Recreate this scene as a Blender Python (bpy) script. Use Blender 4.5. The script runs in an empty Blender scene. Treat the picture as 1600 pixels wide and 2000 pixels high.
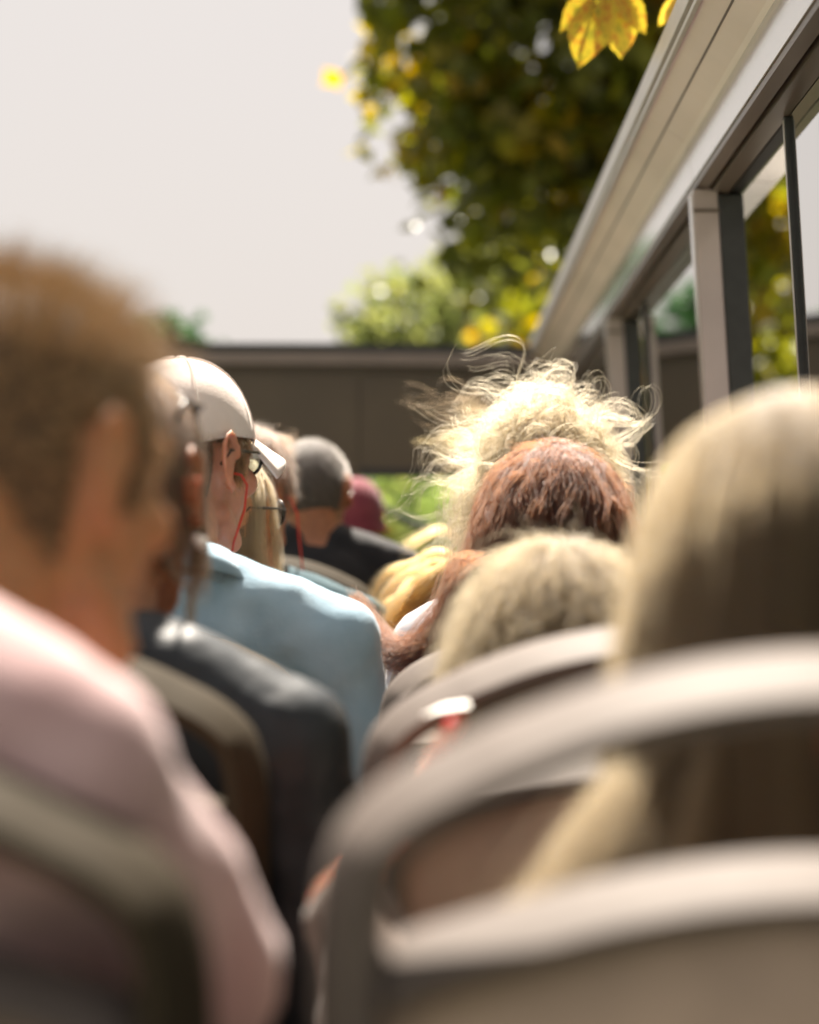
import bpy, math, random
import numpy as np
from mathutils import Vector, Matrix, Euler

random.seed(7); rng = np.random.default_rng(11)
S = bpy.context.scene
COL = S.collection
R = math.radians

# ------------------------------------------------------------------ camera, sky, sun, exposure
CZ = 3.30                      # eye height above the street
DECK = CZ - 1.10               # upper deck floor
cam = bpy.data.cameras.new("camera"); co = bpy.data.objects.new("camera", cam); COL.objects.link(co)
co.location = (0, 0, CZ); co.rotation_euler = (R(90), 0, 0)
cam.sensor_fit = 'VERTICAL'; cam.sensor_height = 36; cam.sensor_width = 28.8
cam.lens = 85.3; cam.shift_x = -30/2000; cam.shift_y = 141/2000
cam.clip_start = 0.05; cam.clip_end = 2000
cam.dof.use_dof = True; cam.dof.focus_distance = 3.15; cam.dof.aperture_fstop = 3.1
S.camera = co
SUN_EL, SUN_AZ = R(59), R(-1)   # azimuth to the right of straight ahead (+Y)
w = bpy.data.worlds.new("World"); S.world = w; w.use_nodes = True
nt = w.node_tree; nt.nodes.clear()
sky = nt.nodes.new('ShaderNodeTexSky'); sky.sky_type = 'NISHITA'; sky.sun_disc = False
sky.sun_elevation = SUN_EL; sky.sun_rotation = SUN_AZ; sky.dust_density = 5; sky.air_density = 1.5
mixs = nt.nodes.new('ShaderNodeMix'); mixs.data_type = 'RGBA'; mixs.inputs[0].default_value = 0.96
mixs.inputs[7].default_value = (1.82, 1.68, 1.605, 1)          # bright milky haze over the whole sky
bgn = nt.nodes.new('ShaderNodeBackground'); bgn.inputs[1].default_value = 0.098
out = nt.nodes.new('ShaderNodeOutputWorld')
nt.links.new(sky.outputs[0], mixs.inputs[6]); nt.links.new(mixs.outputs[2], bgn.inputs[0]); nt.links.new(bgn.outputs[0], out.inputs[0])
sl = bpy.data.lights.new("sun", 'SUN'); sl.energy = 5.0; sl.angle = R(0.6); sl.color = (1.0, 0.91, 0.79)
so = bpy.data.objects.new("sun", sl); COL.objects.link(so)
sd = Vector((math.sin(SUN_AZ)*math.cos(SUN_EL), math.cos(SUN_AZ)*math.cos(SUN_EL), math.sin(SUN_EL)))
so.rotation_euler = sd.to_track_quat('Z', 'Y').to_euler(); so.location = (0, 0, 30)
S.view_settings.view_transform = 'Standard'; S.view_settings.look = 'None'
S.view_settings.exposure = 2.10; S.view_settings.gamma = 1.0
S.render.engine = 'CYCLES'
S.cycles.use_denoising = True
S.cycles.max_bounces = 10; S.cycles.transparent_max_bounces = 24

# ------------------------------------------------------------------ helpers
def tag(o, label=None, cat=None, group=None, kind=None):
    if label: o['label'] = label
    if cat: o['category'] = cat
    if group: o['group'] = group
    if kind: o['kind'] = kind
    return o
def empty(name, loc, label=None, cat=None, group=None):
    o = bpy.data.objects.new(name, None); COL.objects.link(o); o.location = loc; o.empty_display_size = .1
    return tag(o, label, cat, group)
def wloc(p):
    v = Vector((0, 0, 0))
    while p is not None: v += Vector(p.location); p = p.parent
    return v
def link(name, data, parent=None):
    o = bpy.data.objects.new(name, data); COL.objects.link(o)
    if parent is not None: o.parent = parent
    return o
def AT(px, py, d):             # photograph pixel + real distance -> place in the world
    return Vector(((px-830)/4740*d, d, CZ + (1141-py)/4740*d))

class MB:
    def __init__(s): s.v = []; s.f = []; s.n = 0
    def add(s, v, f):
        n = s.n; v = [tuple(p) for p in v]; s.v += v; s.f += [tuple(i+n for i in q) for q in f]; s.n += len(v); return s
    def grid(s, rows, closed=True, caps=True):
        m = len(rows[0]); v = [p for r in rows for p in r]; f = []
        for i in range(len(rows)-1):
            for j in range(m if closed else m-1):
                k = (j+1) % m; f.append((i*m+j, i*m+k, (i+1)*m+k, (i+1)*m+j))
        if caps and closed:
            f.append(tuple(range(m-1, -1, -1))); f.append(tuple((len(rows)-1)*m+j for j in range(m)))
        return s.add(v, f)
    def ell(s, c, r, M=None, seg=20, rings=12):
        c = Vector(c); rows = []
        for i in range(rings+1):
            a = math.pi*(i+.02)/(rings+.04); row = []
            for j in range(seg):
                b = 2*math.pi*j/seg
                p = Vector((r[0]*math.sin(a)*math.cos(b), r[1]*math.sin(a)*math.sin(b), -r[2]*math.cos(a)))
                row.append(c + (M @ p if M else p))
            rows.append(row)
        return s.grid(rows)
    def cap(s, p0, p1, r0, r1, seg=14, k=4):
        p0 = Vector(p0); p1 = Vector(p1); d = (p1-p0).normalized()
        u = d.orthogonal().normalized(); t = d.cross(u); rows = []
        def ring(c, r): return [c + (u*math.cos(2*math.pi*j/seg)+t*math.sin(2*math.pi*j/seg))*r for j in range(seg)]
        for i in range(k+1):
            a = math.pi/2*(i+.05)/(k+.05); rows.append(ring(p0 - d*r0*math.cos(a), r0*math.sin(a)))
        for i in range(k, -1, -1):
            a = math.pi/2*(i+.05)/(k+.05); rows.append(ring(p1 + d*r1*math.cos(a), r1*math.sin(a)))
        return s.grid(rows)
    def tube(s, pts, r, seg=8):
        pts = [Vector(p) for p in pts]; rows = []; u = None
        for i, p in enumerate(pts):
            d = (pts[min(i+1, len(pts)-1)] - pts[max(i-1, 0)]).normalized()
            u = (u - d*u.dot(d)).normalized() if u is not None else d.orthogonal().normalized()
            t = d.cross(u); rr = r[i] if hasattr(r, '__len__') else r
            rows.append([p + (u*math.cos(2*math.pi*j/seg)+t*math.sin(2*math.pi*j/seg))*rr for j in range(seg)])
        return s.grid(rows)
    def box(s, a, b):
        x0, y0, z0 = a; x1, y1, z1 = b
        return s.add([(x0,y0,z0),(x1,y0,z0),(x1,y1,z0),(x0,y1,z0),(x0,y0,z1),(x1,y0,z1),(x1,y1,z1),(x0,y1,z1)],
                     [(0,3,2,1),(4,5,6,7),(0,1,5,4),(1,2,6,5),(2,3,7,6),(3,0,4,7)])
    def build(s, name, mat, parent=None, smooth=True, local=False, bevel=0):
        me = bpy.data.meshes.new(name); o0 = Vector((0,0,0)) if (local or parent is None) else wloc(parent)
        me.from_pydata([tuple(Vector(p)-o0) for p in s.v], [], s.f); me.materials.append(mat)
        if smooth: me.polygons.foreach_set('use_smooth', [True]*len(me.polygons))
        o = link(name, me, parent)
        if bevel:
            b = o.modifiers.new('bevel', 'BEVEL'); b.width = bevel; b.segments = 3; b.limit_method = 'ANGLE'
        return o

def remesh(o, vox, it=4, disp=0, dscale=.06, fine=0):
    m = o.modifiers.new('remesh', 'REMESH'); m.mode = 'VOXEL'; m.voxel_size = vox; m.use_smooth_shade = True
    s = o.modifiers.new('smooth', 'SMOOTH'); s.factor = .5; s.iterations = it
    if disp:
        t = bpy.data.textures.new('folds', 'CLOUDS'); t.noise_scale = dscale; t.noise_depth = 3
        d = o.modifiers.new('folds', 'DISPLACE'); d.texture = t; d.strength = disp; d.mid_level = .5; d.texture_coords = 'GLOBAL'
    return o

# ------------------------------------------------------------------ materials
ALB = 1.0
def mat(name, col, rough=.6, var=.12, scale=30, spec=.5, sss=0, bump=0, bscale=None, metal=0, col2=None, coat=0, sheen=0, sssr=(.012,.004,.002)):
    m = bpy.data.materials.new(name); m.use_nodes = True; t = m.node_tree; b = t.nodes['Principled BSDF']
    col = tuple(c*ALB for c in col); col2 = tuple(c*ALB for c in col2) if col2 else None
    b.inputs['Roughness'].default_value = rough; b.inputs['Specular IOR Level'].default_value = spec
    b.inputs['Metallic'].default_value = metal; b.inputs['Coat Weight'].default_value = coat
    b.inputs['Coat Roughness'].default_value = .08
    b.inputs['Sheen Weight'].default_value = sheen
    tc = t.nodes.new('ShaderNodeTexCoord'); n = t.nodes.new('ShaderNodeTexNoise')
    n.inputs['Scale'].default_value = scale; n.inputs['Detail'].default_value = 5
    t.links.new(tc.outputs['Object'], n.inputs['Vector'])
    r = t.nodes.new('ShaderNodeValToRGB')
    c2 = col2 or tuple(min(1, c*(1+var)) for c in col); c1 = col if col2 else tuple(c*(1-var) for c in col)
    r.color_ramp.elements[0].color = (*c1, 1); r.color_ramp.elements[1].color = (*c2, 1)
    r.color_ramp.elements[0].position = .35; r.color_ramp.elements[1].position = .65
    t.links.new(n.outputs[0], r.inputs[0]); t.links.new(r.outputs[0], b.inputs['Base Color'])
    if sss:
        b.inputs['Subsurface Weight'].default_value = sss; b.inputs['Subsurface Radius'].default_value = (1, .33, .16)
        b.inputs['Subsurface Scale'].default_value = sssr[0]
    if bump:
        n2 = t.nodes.new('ShaderNodeTexNoise'); n2.inputs['Scale'].default_value = bscale or scale*4; n2.inputs['Detail'].default_value = 4
        t.links.new(tc.outputs['Object'], n2.inputs['Vector'])
        bp = t.nodes.new('ShaderNodeBump'); bp.inputs['Strength'].default_value = bump; bp.inputs['Distance'].default_value = .004
        t.links.new(n2.outputs[0], bp.inputs['Height']); t.links.new(bp.outputs[0], b.inputs['Normal'])
    return m
def weave(name, col, col2, freq=900, rough=.9):
    m = mat(name, col, rough, .15, 18, .2, col2=col2, bump=.22, bscale=420, sheen=.2)
    return m
def hairmat(name, col, rough=.32, melanin=None):
    m = bpy.data.materials.new(name); m.use_nodes = True; t = m.node_tree; t.nodes.clear()
    o = t.nodes.new('ShaderNodeOutputMaterial'); h = t.nodes.new('ShaderNodeBsdfHairPrincipled')
    h.parametrization = 'COLOR'
    hi = t.nodes.new('ShaderNodeHairInfo'); r = t.nodes.new('ShaderNodeValToRGB')
    r.color_ramp.elements[0].color = (*[c*.42 for c in col], 1); r.color_ramp.elements[1].color = (*[min(.95, c*.95) for c in col], 1)
    t.links.new(hi.outputs['Random'], r.inputs[0]); t.links.new(r.outputs[0], h.inputs['Color'])
    h.inputs['Roughness'].default_value = rough; h.inputs['Radial Roughness'].default_value = .45
    t.links.new(h.outputs[0], o.inputs[0]); return m
def glassmat(name, tint, ior=1.5, haze=0.0):
    m = bpy.data.materials.new(name); m.use_nodes = True; t = m.node_tree; t.nodes.clear()
    o = t.nodes.new('ShaderNodeOutputMaterial'); tr = t.nodes.new('ShaderNodeBsdfTransparent'); tr.inputs[0].default_value = (*tint, 1)
    g = t.nodes.new('ShaderNodeBsdfGlossy'); g.inputs['Roughness'].default_value = .02
    fr = t.nodes.new('ShaderNodeFresnel'); fr.inputs[0].default_value = ior
    mx = t.nodes.new('ShaderNodeMixShader'); t.links.new(fr.outputs[0], mx.inputs[0])
    t.links.new(tr.outputs[0], mx.inputs[1]); t.links.new(g.outputs[0], mx.inputs[2]); t.links.new(mx.outputs[0], o.inputs[0]); return m
def leafmat(name, cols, trans=.55):
    # colours picked per leaf by a value stored on the mesh
    m = bpy.data.materials.new(name); m.use_nodes = True; t = m.node_tree; t.nodes.clear()
    o = t.nodes.new('ShaderNodeOutputMaterial'); a = t.nodes.new('ShaderNodeAttribute'); a.attribute_name = 'tint'
    r = t.nodes.new('ShaderNodeValToRGB')
    while len(r.color_ramp.elements) < len(cols): r.color_ramp.elements.new(.5)
    for i, c in enumerate(cols): r.color_ramp.elements[i].position = i/(len(cols)-1); r.color_ramp.elements[i].color = (*c, 1)
    t.links.new(a.outputs['Fac'], r.inputs[0])
    d = t.nodes.new('ShaderNodeBsdfPrincipled'); d.inputs['Roughness'].default_value = .42; tl = t.nodes.new('ShaderNodeBsdfTranslucent')
    t.links.new(r.outputs[0], d.inputs['Base Color'])
    hs = t.nodes.new('ShaderNodeHueSaturation'); hs.inputs['Value'].default_value = 2.1; hs.inputs['Saturation'].default_value = 1.1
    t.links.new(r.outputs[0], hs.inputs['Color']); t.links.new(hs.outputs[0], tl.inputs[0])
    mx = t.nodes.new('ShaderNodeMixShader'); mx.inputs[0].default_value = trans
    t.links.new(d.outputs[0], mx.inputs[1]); t.links.new(tl.outputs[0], mx.inputs[2]); t.links.new(mx.outputs[0], o.inputs[0]); return m

M = {}
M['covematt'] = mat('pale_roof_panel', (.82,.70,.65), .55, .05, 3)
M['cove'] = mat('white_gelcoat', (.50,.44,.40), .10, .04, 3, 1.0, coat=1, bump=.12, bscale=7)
M['trim'] = mat('pale_aluminium_trim', (.45,.40,.36), .3, .05, 20)
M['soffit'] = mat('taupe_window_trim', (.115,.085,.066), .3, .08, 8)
M['pillar'] = mat('grey_pillar_trim', (.37,.305,.285), .18, .05, 8, coat=.5)
M['black'] = mat('black_rubber', (.018,.018,.017), .45, .2, 40)
M['panel'] = mat('dark_front_panel', (.085,.062,.036), .36, .08, 4, bump=.03, bscale=3)
M['lip'] = mat('grey_front_lip', (.20,.16,.135), .4, .06, 8)
M['deck'] = mat('deck_vinyl', (.10,.075,.055), .6, .3, 60)
M['wallp'] = mat('lower_wall_laminate', (.20,.17,.145), .45, .06, 12)
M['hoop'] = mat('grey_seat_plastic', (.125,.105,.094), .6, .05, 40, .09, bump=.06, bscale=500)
M['shadehoop'] = mat('shaded_seat_plastic', (.040,.032,.022), .75, .05, 40, .05, bump=.06, bscale=500)  # same seat plastic, with the shade on the left-hand hoops put into its colour
M['shell'] = mat('taupe_seat_shell', (.40,.30,.225), .6, .07, 30, bump=.05, bscale=400)
M['pad'] = mat('dark_seat_moquette', (.03,.026,.024), .95, .5, 90)
M['metal'] = mat('seat_leg_steel', (.3,.29,.28), .35, .1, 30, metal=1)
M['glass'] = glassmat('tinted_side_glass', (.66,.74,.66), 1.52)
M['fglass'] = glassmat('front_glass', (.86,.90,.86), 1.45)
M['skin'] = mat('skin_warm', (.40,.195,.095), .5, .12, 60, .3, sss=.5)
M['skin2'] = mat('skin_pale', (.50,.235,.155), .48, .10, 60, .3, sss=.9, sssr=(.016,0,0))
M['skin3'] = mat('skin_tan', (.29,.12,.06), .5, .12, 60, .35, sss=.5)
M['pinkshirt'] = weave('pale_pink_cotton', (.39,.25,.25), (.46,.32,.32))
M['leather'] = mat('black_leather', (.016,.021,.027), .5, .3, 20, .35, bump=.35, bscale=45)
M['denim'] = weave('light_denim', (.275,.41,.51), (.355,.49,.585))
M['teal'] = weave('dark_teal_jersey', (.018,.055,.072), (.028,.075,.095))
M['tealstripe'] = weave('pale_stripe_cloth', (.25,.36,.38), (.3,.4,.42))
M['blackshirt'] = weave('black_jersey', (.012,.012,.015), (.02,.019,.021))
M['white'] = weave('white_cotton', (.46,.42,.45), (.54,.50,.52))
M['taupe'] = weave('taupe_knit', (.12,.085,.066), (.16,.115,.09))
M['maroon'] = weave('maroon_wool', (.16,.028,.045), (.21,.045,.06))
M['wine'] = weave('wine_red_cotton', (.12,.02,.03), (.16,.03,.04))
M['mustard'] = weave('dark_olive_cotton', (.06,.05,.03), (.09,.075,.05))
M['trouser'] = weave('dark_trouser_cloth', (.02,.022,.03), (.035,.036,.045))
M['shoe'] = mat('shoe_rubber', (.03,.028,.026), .6, .2, 30)
M['capcloth'] = weave('off_white_cap_cotton', (.72,.61,.55), (.80,.69,.63))
M['lens'] = mat('dark_lens', (.01,.01,.012), .05, .1, 10, .8, coat=1)
M['frame'] = mat('dark_spectacle_frame', (.02,.016,.014), .25, .1, 20)
M['amber'] = mat('amber_lens', (.55,.28,.03), .1, .1, 10, .8)
M['pearl'] = mat('pearl', (.80,.77,.74), .15, .03, 50, .7, coat=1)
M['redcord'] = mat('red_cord', (.55,.02,.01), .45, .1, 50)
M['nail'] = mat('red_nail_varnish', (.75,.035,.02), .2, .05, 50, coat=.8)
M['paper'] = mat('white_paper', (.78,.75,.70), .8, .03, 30)
M['eye'] = mat('eye_white', (.75,.72,.68), .2, .03, 50)
M['bark'] = mat('bark', (.085,.06,.04), .9, .35, 14, bump=.8, bscale=30)
M['asphalt'] = mat('asphalt', (.05,.05,.05), .9, .3, 20, bump=.3)
M['paving'] = mat('paving', (.24,.22,.20), .85, .15, 6)
M['grass'] = mat('grass_ground', (.05,.075,.02), .95, .4, 2)
HM = {k: hairmat('hair_'+k, c, r+.12) for k, c, r in [
    ('lightbrown', (.04,.020,.007), .50), ('blond', (.14,.095,.045), .45), ('ash', (.042,.026,.0105), .6), ('sand', (.052,.034,.015), .55), ('auburn', (.028,.0068,.0018), .5),
    ('golden', (.17,.08,.018), .34), ('brown', (.10,.042,.015), .32), ('dark', (.05,.025,.013), .3), ('grey', (.14,.115,.10), .4)]}
HM['crop'] = mat('hair_short_crop', (.34,.225,.115), .65, .35, 300, .2)
SC = {k: mat('scalp_'+k, c, .75, .25, 120) for k, c in [
    ('lightbrown', (.05,.028,.012)), ('blond', (.22,.145,.065)), ('ash', (.12,.08,.036)), ('sand', (.09,.058,.027)), ('auburn', (.055,.012,.006)),
    ('golden', (.11,.05,.012)), ('brown', (.045,.02,.009)), ('dark', (.016,.009,.006)), ('grey', (.06,.048,.042))]}

# ------------------------------------------------------------------ ground, road
def sheet(name, x0, x1, y0, y1, z, m):
    o = MB().add([(x0,y0,z),(x1,y0,z),(x1,y1,z),(x0,y1,z)], [(0,1,2,3)]).build(name, m, smooth=False); return tag(o, kind='structure')
sheet('ground', -600, 600, -300, 1500, 0, M['grass'])
sheet('road', -5.5, 2.2, -100, 600, .006, M['asphalt'])
tag(MB().box((2.2,-100,.0),(4.6,600,.13)).build('pavement', M['paving'], smooth=False), kind='structure')

# ------------------------------------------------------------------ the bus
bus = empty('open_top_bus', (-.73, 4, 0), 'open upper deck of a sightseeing bus with pale roof rail and dark front panel', 'bus')
def prof(name, pts, y0, y1, m, parent=bus, closed=True, smooth=False, bevel=0):    # long extrusion along the bus
    n = max(1, int((y1-y0)/.5)) if not bevel else 1
    rows = [[(x, y0+(y1-y0)*i/n, CZ+z) for x, z in pts] for i in range(n+1)]
    mb = MB().grid(rows, closed=closed)
    return mb.build(name, m, parent, smooth=smooth, bevel=bevel)
Y0, Y1 = .3, 8.45
# pale cove: upright inner face, then an overhang rising inwards
def arc(a, b, bend, n):
    return [(a[0]+(b[0]-a[0])*t + bend[0]*math.sin(math.pi*t), a[1]+(b[1]-a[1])*t + bend[1]*math.sin(math.pi*t)) for t in [i/n for i in range(n+1)]]
joints = [Y0, 4.12, Y1]
for a, b in zip(joints[:-1], joints[1:]):
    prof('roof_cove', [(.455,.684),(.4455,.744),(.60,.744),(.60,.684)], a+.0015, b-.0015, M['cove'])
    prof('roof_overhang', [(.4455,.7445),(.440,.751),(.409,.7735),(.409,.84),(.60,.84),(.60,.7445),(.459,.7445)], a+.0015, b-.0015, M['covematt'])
    prof('roof_lip', [(.4085,.7735),(.375,.7935),(.375,.84),(.4085,.84)], a+.0015, b-.0015, M['covematt'])
prof('cove_joint_strip', [(.4095,.7725),(.4065,.7740),(.4075,.7762),(.4105,.7745)], Y0, Y1, M['soffit'])
prof('rail_trim', [(.368,.7905),(.3745,.788),(.3745,.800),(.368,.800)], Y0, Y1+.05, M['trim'], bevel=.0015)
prof('rail_trim', [(.364,.8055),(.3745,.803),(.3745,.845),(.364,.845)], Y0, Y1+.05, M['trim'], bevel=.0015)
# window head: stepped trim under the cove
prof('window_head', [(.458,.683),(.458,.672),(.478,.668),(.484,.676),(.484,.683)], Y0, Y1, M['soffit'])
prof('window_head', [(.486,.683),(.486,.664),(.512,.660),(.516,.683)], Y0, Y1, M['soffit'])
prof('window_seal', [(.5165,.683),(.518,.664),(.534,.660),(.548,.672),(.548,.683)], Y0, Y1, M['black'])
lean = lambda z: .06*(.68-z)
PY = [2.13, 4.10, 6.07, 8.04]
def upright(name, x0, x1, y0, y1, z0, z1, m, parent, bevel=.004):
    v = []
    for z in (z0, z1):
        l = lean(z)
        v += [(x0+l,y0,CZ+z),(x1+l,y0,CZ+z),(x1+l,y1,CZ+z),(x0+l,y1,CZ+z)]
    return MB().add(v, [(0,3,2,1),(4,5,6,7),(0,1,5,4),(1,2,6,5),(2,3,7,6),(3,0,4,7)]).build(name, m, parent, smooth=False, bevel=bevel)
ZB = -.22
for i, y in enumerate(PY):
    p = upright('window_pillar', .452, .494, y, y+.075, ZB, .668, M['pillar'], bus, .0025)
    upright('pillar_seal', .4945, .536, y-.004, y+.085, ZB, .659, M['black'], p, .003)
    upright('pillar_edge', .4495, .4525, y+.004, y+.012, ZB, .66, M['trim'], p, 0)
    upright('pillar_cap', .4505, .4955, y-.003, y+.002, .628, .634, M['soffit'], p, 0)
gap = [.03, .68, .40, .3]
ends = [.3] + PY
for i, y in enumerate(PY):
    ya, yb = (ends[i]+.09 if i else .3), y - gap[i]
    wn = empty('window', (.512, (ya+yb)/2, CZ)); wn.parent = bus; wn.location = Vector((.512,(ya+yb)/2,CZ)) - Vector(bus.location)
    v = [(.512+lean(ZB),ya,CZ+ZB),(.512+lean(ZB),yb,CZ+ZB),(.512+lean(.66),yb,CZ+.66),(.512+lean(.66),ya,CZ+.66)]
    v2 = [(x+.005,yy,z) for x,yy,z in v]
    MB().add(v+v2, [(0,1,2,3),(7,6,5,4),(0,4,5,1),(1,5,6,2),(2,6,7,3),(3,7,4,0)]).build('pane', M['glass'], wn, smooth=False)
    upright('gasket', .5055, .5215, yb+.0005, yb+.022, ZB, .660, M['black'], wn, .002)
    upright('slider_rail', .5040, .5050, yb+.002, yb+.010, ZB, .655, M['trim'], wn, 0)
# lower wall and sill
prof('side_wall', [(.50,-1.1),(.51,ZB-.03),(.60,ZB-.03),(.60,-1.1)], Y0, Y1, M['wallp'])
prof('window_sill', [(.485,ZB-.028),(.485,ZB),(.60,ZB),(.60,ZB-.028)], Y0, Y1, M['soffit'])
MB().box((-1.95,-.6,DECK-.12),(.60,8.5,DECK)).build('deck_floor', M['deck'], bus, smooth=False)
# front: black top edge, grey lip, dark panel above the front windows
FY = 8.46
def arch(x): return .012*(1-((x+.73)/1.25)**2)
def frontstrip(name, z0, z1, y0, y1, m, x0=-1.93, x1=.452, n=16, arched=1, parent=bus, bevel=.004):
    rows = []
    for i in range(n+1):
        x = x0+(x1-x0)*i/n; a = arch(x)
        rows.append([(x,y0,CZ+z0+a*(arched>1)),(x,y1,CZ+z0+a*(arched>1)),(x,y1,CZ+z1+a),(x,y0,CZ+z1+a)])
    return MB().grid(rows).build(name, m, parent, smooth=False, bevel=0)
frontstrip('front_top_edge', .795, .826, FY-.03, FY+.06, M['black'], arched=2)
frontstrip('front_lip', .752, .793, FY-.05, FY+.06, M['lip'], arched=2)
frontstrip('front_roll', .735, .750, FY-.02, FY+.06, M['panel'], arched=2)
frontstrip('front_panel', .372, .733, FY, FY+.05, M['panel'], x0=-1.93, x1=-.2315)
frontstrip('front_panel_back', .38, .72, FY+.052, FY+.058, M['black'], x0=-1.93, x1=.45)
frontstrip('front_panel', .395, .733, FY+.006, FY+.05, M['panel'], x0=-.229, x1=.45)
frontstrip('front_panel_rim', .373, .393, FY-.006, FY+.05, M['black'], x0=-.229, x1=.45, arched=0)
# rounded corner of the front panel at the centre post, post, windows
pts = [(-.36,.372)] + [(-.36+.12*(1-math.cos(a))+0.0, .372-.085*math.sin(a)) for a in [math.pi/2*i/8 for i in range(9)]][1:] 
post = MB().grid([[(x, yy, CZ+z) for x, z in [(-.44,-.25),(-.335,-.25),(-.325,.10),(-.30,.25),(-.262,.33),(-.235,.3715),(-.44,.3715)]] for yy in (FY+.004, FY+.05)]).build('front_post', M['panel'], bus, smooth=False)
for x0, x1 in ((-1.85,-.442),(-.333,.44)):
    wn = empty('front_window', (0,0,0)); wn.parent = bus; wn.location = Vector(((x0+x1)/2, FY+.03, CZ)) - Vector(bus.location)
    MB().box((x0,FY+.025,CZ-.25),(x1,FY+.032,CZ+.371)).build('pane', M['fglass'], wn, smooth=False)
MB().box((-1.93,FY-.02,DECK),(.50,FY+.05,CZ-.252)).build('front_lower_panel', M['wallp'], bus, smooth=False)
MB().tube([AT(700,962,8.6), AT(760,1000,8.6), AT(830,1030,8.6), AT(900,1042,8.6), AT(980,1040,8.6)], .014).build('front_wiper', M['black'], bus)
MB().box((-1.95,Y0,.35),(.60,8.5,DECK-.125)).build('bus_body', M['wallp'], bus, smooth=False)

# ------------------------------------------------------------------ seats
def sweep(path, sec, cen, lean_k, z_ref):
    rows = []
    for i, (x, z) in enumerate(path):
        a = path[max(i-1,0)]; b = path[min(i+1,len(path)-1)]
        tx, tz = b[0]-a[0], b[1]-a[1]; l = math.hypot(tx, tz); nx, nz = -tz/l, tx/l
        rows.append([(x+nx*n_, y-(z-z_ref)*lean_k, z+nz*n_) for n_, y in sec])
    return rows
def smoothpath(pts, n=44):
    P = [Vector((a, b, 0)) for a, b in pts]; outp = []
    m = len(P)-1
    for k in range(n+1):
        t = k/n*m; i = min(int(t), m-1); u = t-i
        p0 = P[max(i-1,0)]; p1 = P[i]; p2 = P[i+1]; p3 = P[min(i+2,m)]
        q = .5*((2*p1)+(p2-p0)*u+(2*p0-5*p1+4*p2-p3)*u*u+(3*p1-p0-3*p2+p3)*u**3)
        outp.append((q.x, q.y))
    return outp
LK, ZR = .14, 1.05
half = [(.228,.50),(.234,.75),(.237,.88),(.236,.945),(.229,.980),(.217,.998),(.197,1.014),(.170,1.028),(.145,1.0395),(.10,1.0555),(.05,1.066)]
hoop_path = smoothpath([(-x, z) for x, z in half] + [(0,1.070)] + [(x, z) for x, z in half[::-1]], 80)
hoop_sec = [(-.002,.030),(.0005,.022),(-.003,.006),(-.012,-.018),(-.0195,-.030),(-.030,-.024),(-.033,.022),(-.030,.030)]
lh = [(.213,.925),(.195,.937),(.150,.951),(.10,.964),(.05,.9725)]
ledge_path = smoothpath([(-x, z) for x, z in lh] + [(0,.9755)] + [(x, z) for x, z in lh[::-1]], 40)
ledge_sec = [(0,.020),(-.004,.002),(-.011,-.016),(-.018,-.027),(-.027,-.020),(-.027,.020)]
def make_seat():
    root = empty('bus_seat', (0,0,0), 'x', 'seat', 'moulded bus seats in rows')
    o = MB().grid(sweep(hoop_path, hoop_sec, None, LK, ZR)).build('hoop', M['hoop'], root); es = o.modifiers.new('split', 'EDGE_SPLIT'); es.split_angle = R(40)
    o = MB().grid(sweep(ledge_path, ledge_sec, None, LK, ZR)).build('ledge', M['hoop'], root); es = o.modifiers.new('split', 'EDGE_SPLIT'); es.split_angle = R(40)
    mb = MB(); rows = []          # moulded back shell below the ledge
    for x, z in ledge_path:
        top = z-.024; x2 = x*1.005
        rows.append([(x2, .016-(zz-ZR)*LK - .020*(1-(x/.2)**2)*0, zz) for zz in (top, .85, .7, .52)] + [(x2, -.004-.012*(1-(x/.2)**2)-(zz-ZR)*LK, zz) for zz in (.52, .7, .85, top)])
    mb.grid(rows).build('back_shell', M['shell'], root)
    mb = MB()                      # upholstered pad on the front side
    rows = []
    for i in range(13):
        x = -.185 + .37*i/12; b = .035*(1-(abs(x)/.19)**4)
        rows.append([(x, .0165-(zz-ZR)*LK, zz) for zz in (.52,.70,.88)] + [(x, .017+b*k-(zz-ZR)*LK, zz) for zz, k in ((.90,.4),(.80,1),(.62,1),(.51,.6))])
    mb.grid(rows).build('back_pad', M['pad'], root)
    rows = []
    for i in range(13):
        x = -.215 + .43*i/12; c = .02*(1-(abs(x)/.22)**4)
        rows.append([(x,.09,.40),(x,.50,.41),(x,.53,.43),(x,.51,.455+c*.5),(x,.35,.46+c),(x,.2,.455+c),(x,.09,.445+c*.3)])
    MB().grid(rows).build('cushion', M['pad'], root)
    MB().box((-.20,.10,.36),(.20,.48,.399)).build('seat_frame', M['metal'], root, smooth=False)
    for sx in (-.17, .17):
        MB().tube([(sx,.14,.36),(sx,.16,.18),(sx,.12,.0)], .016).build('leg', M['metal'], root)
        MB().tube([(sx,.44,.36),(sx,.42,.18),(sx,.46,.0)], .016).build('leg', M['metal'], root)
    return root
LX, RX = -.358, .185
def row_y(k): return 1.10 + .75*(k-1)
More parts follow.
